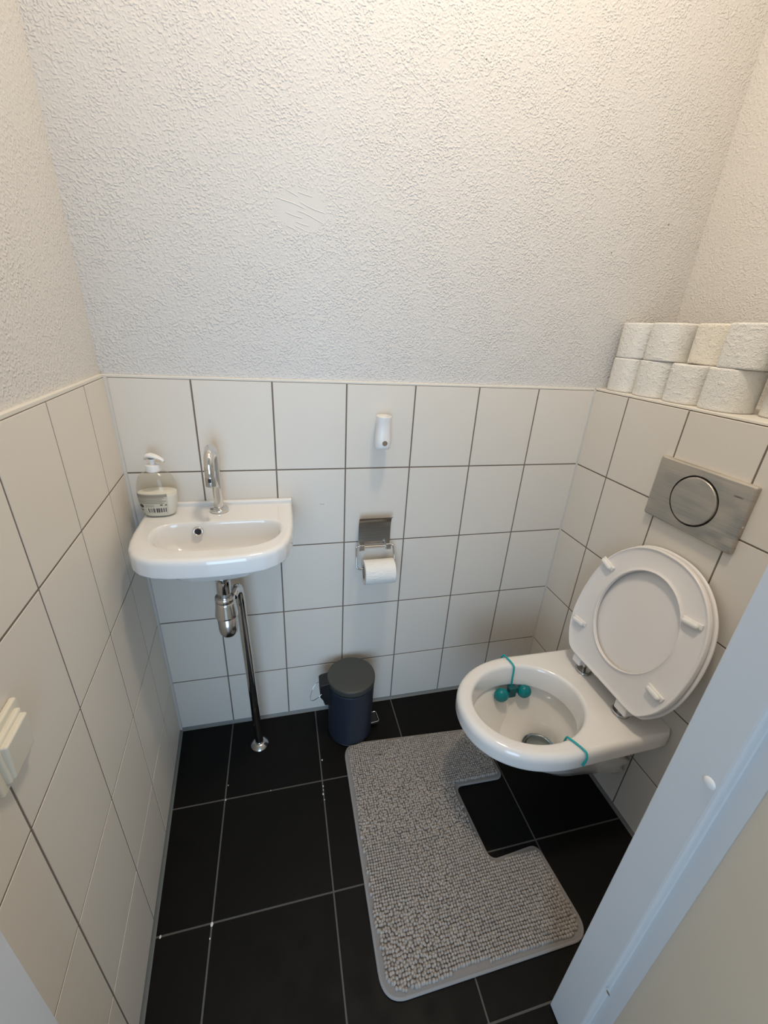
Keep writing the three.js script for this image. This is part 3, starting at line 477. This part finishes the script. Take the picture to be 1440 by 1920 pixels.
{
  const t = thing('toilet_paper_holder', 'steel toilet paper holder with cover plate and wire arm on the tiles', 'paper holder', [0.697, 0.72, 0.0]);
  const X = 0.0525;
  // curved cover plate, standing up against the wall, its upper edge curling out
  const prof = [[0.012, 0.002], [0.0105, 0.03], [0.0105, 0.058], [0.0125, 0.076], [0.0175, 0.088], [0.026, 0.0965], [0.036, 0.1015]];
  const curve = new THREE.CatmullRomCurve3(prof.map(([z, y]) => V3(0, y, z))).getPoints(28), n = curve.length, pos = [], idx = [], uv = [];
  for (const off of [0, 0.0012]) curve.forEach((p, i) => { const a = curve[Math.max(0, i - 1)], b = curve[Math.min(n - 1, i + 1)], tx = b.clone().sub(a).normalize(); for (const s of [-1, 1]) { pos.push(s * X, p.y + tx.z * off, p.z - tx.y * off); uv.push((s + 1) / 2 * 0.4, p.y * 4); } });
  const B = 2 * n; for (let i = 0; i + 1 < n; i++) { const a = 2 * i; idx.push(a, a + 1, a + 3, a, a + 3, a + 2, B + a, B + a + 3, B + a + 1, B + a, B + a + 2, B + a + 3, a, a + 2, B + a + 2, a, B + a + 2, B + a, a + 1, B + a + 3, a + 3, a + 1, B + a + 1, B + a + 3); }
  idx.push(2 * n - 2, 2 * n - 1, B + 2 * n - 1, 2 * n - 2, B + 2 * n - 1, B + 2 * n - 2);
  const g0 = new THREE.BufferGeometry(); g0.setAttribute('position', new THREE.Float32BufferAttribute(pos, 3)); g0.setAttribute('uv', new THREE.Float32BufferAttribute(uv, 2)); g0.setIndex(idx); const g = g0.toNonIndexed(); g.computeVertexNormals();
  part('cover', g, M.coverSteel, t, 'brushed steel cover plate');
  part('wall_plate', rbx(-0.04, 0.04, -0.006, 0.05, 0.0005, 0.006, 0.0015, 2), M.chromeWorn, t);
  part('hinge_bar', at(new THREE.CylinderGeometry(0.006, 0.006, 0.1, 16).rotateZ(Math.PI / 2), 0, -0.004, 0.024), M.chrome, t);
  for (const s of [-1, 1]) part('knuckle', rbx(s * 0.0435 - 0.0095, s * 0.0435 + 0.0095, -0.0145, 0.0075, 0.008, 0.034, 0.003, 2), M.chrome, t);
  part('wire_arm', tube([[-0.05, -0.004, 0.022], [-0.057, -0.003, 0.022], [-0.0605, -0.006, 0.026], [-0.0625, -0.03, 0.040], [-0.0625, -0.058, 0.051], [-0.058, -0.0655, 0.054], [-0.045, -0.067, 0.0545], [0.04, -0.067, 0.0545], [0.0585, -0.066, 0.054], [0.0625, -0.058, 0.051], [0.0625, -0.03, 0.040], [0.0605, -0.006, 0.026], [0.057, -0.003, 0.022], [0.05, -0.004, 0.022]], 0.003, 140, false, 0.3), M.chromeWorn, t, 'bent chrome wire arm');
  const r = thing('toilet_roll', 'half used white toilet roll hanging on the wire arm of holder', 'toilet roll', [0.7065, 0.6515, 0.0545]);
  const Ro = 0.0405, W = 0.0505;
  const pg = lathe([[0.020, -W], [Ro - 0.001, -W], [Ro, -W + 0.0015], [Ro, W - 0.0015], [Ro - 0.001, W], [0.020, W], [0.020, -W]], 56); pg.rotateZ(Math.PI / 2); pg.translate(0, -0.0125, 0); part('paper', pg, M.paper, r);
  const cg = lathe([[0.0185, -W + 0.0005], [0.0199, -W + 0.0005], [0.0199, W - 0.0005], [0.0185, W - 0.0005], [0.0185, -W + 0.0005]], 32); cg.rotateZ(Math.PI / 2); cg.translate(0, -0.0125, 0); part('core', cg, M.card, r, 'brown cardboard core');
}
// light switch on the left wall
{
  const t = thing('light_switch', 'cream light switch on the tiles beside the door frame', 'switch'); t.applyMatrix4(LW.clone().multiply(new THREE.Matrix4().makeTranslation(0, 0.865, 0.735)));
  part('plate', rbx(0.0004, 0.0085, -0.0405, 0.0405, -0.0405, 0.0405, 0.003, 3), M.creamPlastic, t);
  part('frame', rbx(0.006, 0.0145, -0.031, 0.031, -0.031, 0.031, 0.003, 3), M.creamPlastic, t);
  const rk = rbx(0.010, 0.0195, -0.027, 0.027, -0.027, 0.027, 0.003, 3); rk.rotateZ(-0.08); part('rocker', rk, M.creamPlastic, t);
}

// ---------------------------------------------------------------- things on the floor
{
  const t = thing('pedal_bin', 'small dark blue-grey pedal bin beside the waste pipe', 'bin', [0.6165, 0, 0.108]);
  part('base', lathe([[0, 0], [0.074, 0], [0.076, 0.003], [0.076, 0.014], [0, 0.014]], 56), M.black, t, 'black plastic base ring');
  part('body', lathe([[0, 0.012], [0.0755, 0.012], [0.0775, 0.016], [0.0808, 0.235], [0.0795, 0.240], [0, 0.240]], 64), M.binBody, t);
  part('rim', lathe([[0, 0.239], [0.0785, 0.239], [0.0785, 0.245], [0, 0.245]], 56), M.black, t, 'black gap under the lid');
  part('lid', lathe([[0, 0.2695], [0.05, 0.2690], [0.077, 0.2665], [0.0815, 0.2645], [0.0825, 0.2615], [0.0822, 0.245], [0.08, 0.2435], [0, 0.2435]], 64), M.binLid, t, 'grey flat lid');
  const hs2 = new THREE.Shape(); [[-0.072, 0.262], [-0.103, 0.255], [-0.108, 0.25], [-0.107, 0.205], [-0.098, 0.19], [-0.092, 0.168], [-0.074, 0.165]].forEach(([a, b], i) => i ? hs2.lineTo(a, b) : hs2.moveTo(a, b)); hs2.closePath();
  const hg = new THREE.ExtrudeGeometry(hs2, { depth: 0.05, bevelEnabled: true, bevelSize: 0.002, bevelThickness: 0.002, bevelSegments: 2 }); hg.translate(0, 0, -0.025); part('hinge_housing', hg, M.black, t, 'black plastic hinge housing');
  part('carry_handle', tube([[-0.105, 0.222, -0.028], [-0.118, 0.212, -0.032], [-0.135, 0.19, -0.02], [-0.142, 0.178, 0.0], [-0.135, 0.19, 0.02], [-0.118, 0.212, 0.031], [-0.105, 0.222, 0.028]], 0.0014, 60), M.chrome, t, 'thin wire carry handle');
  const pd = new THREE.Group(); pd.name = 'pedal'; pd.rotation.y = 0.1; t.add(pd);
  part('pedal_plate', rbx(0.076, 0.106, 0.017, 0.024, -0.024, 0.024, 0.003, 2), M.black, pd, 'black pedal');
  part('pedal_wire', tube([[0.07, 0.027, -0.02], [0.10, 0.0275, -0.022], [0.1065, 0.0275, -0.018], [0.1065, 0.0275, 0.018], [0.10, 0.0275, 0.022], [0.07, 0.027, 0.022]], 0.0014, 50, false, 0.2), M.chrome, pd, 'chrome pedal wire');
  t.rotation.y = 0.0;
}
{
  const t = thing('bath_mat', 'grey chenille toilet mat with cut-out lying around the toilet', 'mat', [0.84, 0, 0.5]);
  // outline with rounded corners
  const corners = [[0.588, 0.178, 0.05], [1.078, 0.205, 0.03], [1.087, 0.392, 0.022], [0.916, 0.387, 0.03], [0.935, 0.612, 0.032], [1.088, 0.602, 0.022], [1.108, 0.805, 0.045], [0.584, 0.806, 0.05]];
  const path = []; const K = corners.length;
  for (let i = 0; i < K; i++) { const [x, z, r] = corners[i], a = corners[(i + K - 1) % K], b = corners[(i + 1) % K]; const da = new THREE.Vector2(a[0] - x, a[1] - z).normalize(), db = new THREE.Vector2(b[0] - x, b[1] - z).normalize(); const p0 = [x + da.x * r, z + da.y * r], p2 = [x + db.x * r, z + db.y * r]; for (let k = 0; k <= 8; k++) { const u = k / 8, w0 = (1 - u) ** 2, w1 = 2 * u * (1 - u), w2 = u * u; path.push([p0[0] * w0 + x * w1 + p2[0] * w2 - 0.84, p0[1] * w0 + z * w1 + p2[1] * w2 - 0.5]); } }
  const sh = new THREE.Shape(path.map(([x, z]) => new THREE.Vector2(x, -z)));
  const g = new THREE.ExtrudeGeometry(sh, { depth: 0.004, bevelEnabled: true, bevelSize: -0.002, bevelThickness: 0.002, bevelSegments: 2, curveSegments: 4 }); g.rotateX(-Math.PI / 2); g.translate(0, 0.0025, 0); part('backing', g, M.rugBase, t);
  const hp = []; path.forEach(([x, z], i) => { const [x2, z2] = path[(i + 1) % path.length], n = Math.max(1, Math.round(Math.hypot(x2 - x, z2 - z) / 0.012)); for (let k = 0; k < n; k++) hp.push([x + (x2 - x) * k / n, 0, z + (z2 - z) * k / n]); }); const hem = tube(hp, 0.0062, 420, true, 0.2); hem.scale(1, 0.6, 1); hem.translate(0, 0.0040, 0); part('hem', hem, M.rugHem, t, 'smooth grey hem');
  // pile: thousands of soft chenille tufts in rows
  const inside = (x, z) => { let c = false; for (let i = 0, j = path.length - 1; i < path.length; j = i++) { const [xi, zi] = path[i], [xj, zj] = path[j]; if ((zi > z) !== (zj > z) && x < (xj - xi) * (z - zi) / (zj - zi) + xi) c = !c; } return c; };
  const edge = (x, z) => { let d = 9; for (let i = 0, j = path.length - 1; i < path.length; j = i++) { const [xi, zi] = path[i], [xj, zj] = path[j], ex = xj - xi, ez = zj - zi, L = ex * ex + ez * ez || 1e-9, u = Math.max(0, Math.min(1, ((x - xi) * ex + (z - zi) * ez) / L)); d = Math.min(d, Math.hypot(x - xi - ex * u, z - zi - ez * u)); } return d; };
  const nz = valueNoise(256, 7, 7, 900), nz2 = valueNoise(256, 22, 22, 901), nq = (n, x, z) => n[(Math.floor((z + 0.5) * 255) & 255) * 256 + (Math.floor((x + 0.5) * 255) & 255)];
  const tufts = [], px = 0.0072, pz = 0.0072;
  for (let z = -0.33; z < 0.32; z += pz) for (let x = -0.27; x < 0.28; x += px) {
    const worn = sm(0.35, 0.8, nq(nz, x, z)), jx = (rnd() - 0.5) * px * (0.2 + 0.35 * worn), jz = (rnd() - 0.5) * pz * (0.2 + 0.35 * worn), X = x + jx + 0.004 * (nq(nz2, x, z) - 0.5), Z = z + jz + 0.006 * (nq(nz, z * 0.7, x) - 0.5);
    if (!inside(X, Z)) continue; const near = Z > 0.25 ? 0.0075 + 0.009 * sm(0.35, 0.8, nq(nz, X * 1.3, 0.1)) * sm(0.25, 0.29, Z) : 0.0066; if (edge(X, Z) < near) continue;
    tufts.push([X, Z, worn]);
  }
  const blob = new THREE.IcosahedronGeometry(1, 2); const inst = new THREE.InstancedMesh(blob, M.rugPile, tufts.length); inst.name = 'pile'; inst.userData = { kind: 'stuff', label: 'grey chenille tufts' };
  const m4 = new THREE.Matrix4(), qn = new THREE.Quaternion(), col = new THREE.Color();
  tufts.forEach(([x, z, worn], i) => {
    qn.setFromEuler(new THREE.Euler((rnd() - 0.5) * 0.7 * worn, rnd() * 6, (rnd() - 0.5) * 0.7 * worn));
    const s = 0.0037 + 0.0007 * rnd(); m4.compose(V3(x, 0.0095 + 0.0015 * rnd(), z), qn, V3(s * (1 + 0.25 * rnd() * worn), 0.0068 + 0.0012 * rnd(), s * (1 + 0.15 * rnd()))); inst.setMatrixAt(i, m4);
    const k = 0.88 + 0.24 * rnd(); col.setRGB(0.42 * k, 0.372 * k, 0.33 * k); inst.setColorAt(i, col);
  });
  inst.castShadow = inst.receiveShadow = true; t.add(inst);
  for (const [x, z] of [[0.745, 0.365], [0.70, 0.245], [0.795, 0.63]]) part('lint', at(new THREE.CapsuleGeometry(0.0009, 0.006, 3, 6).rotateZ(1.4), x - 0.84, 0.0175, z - 0.5), M.black, t, 'dark bit of lint');
}

renderer.render(scene, camera);
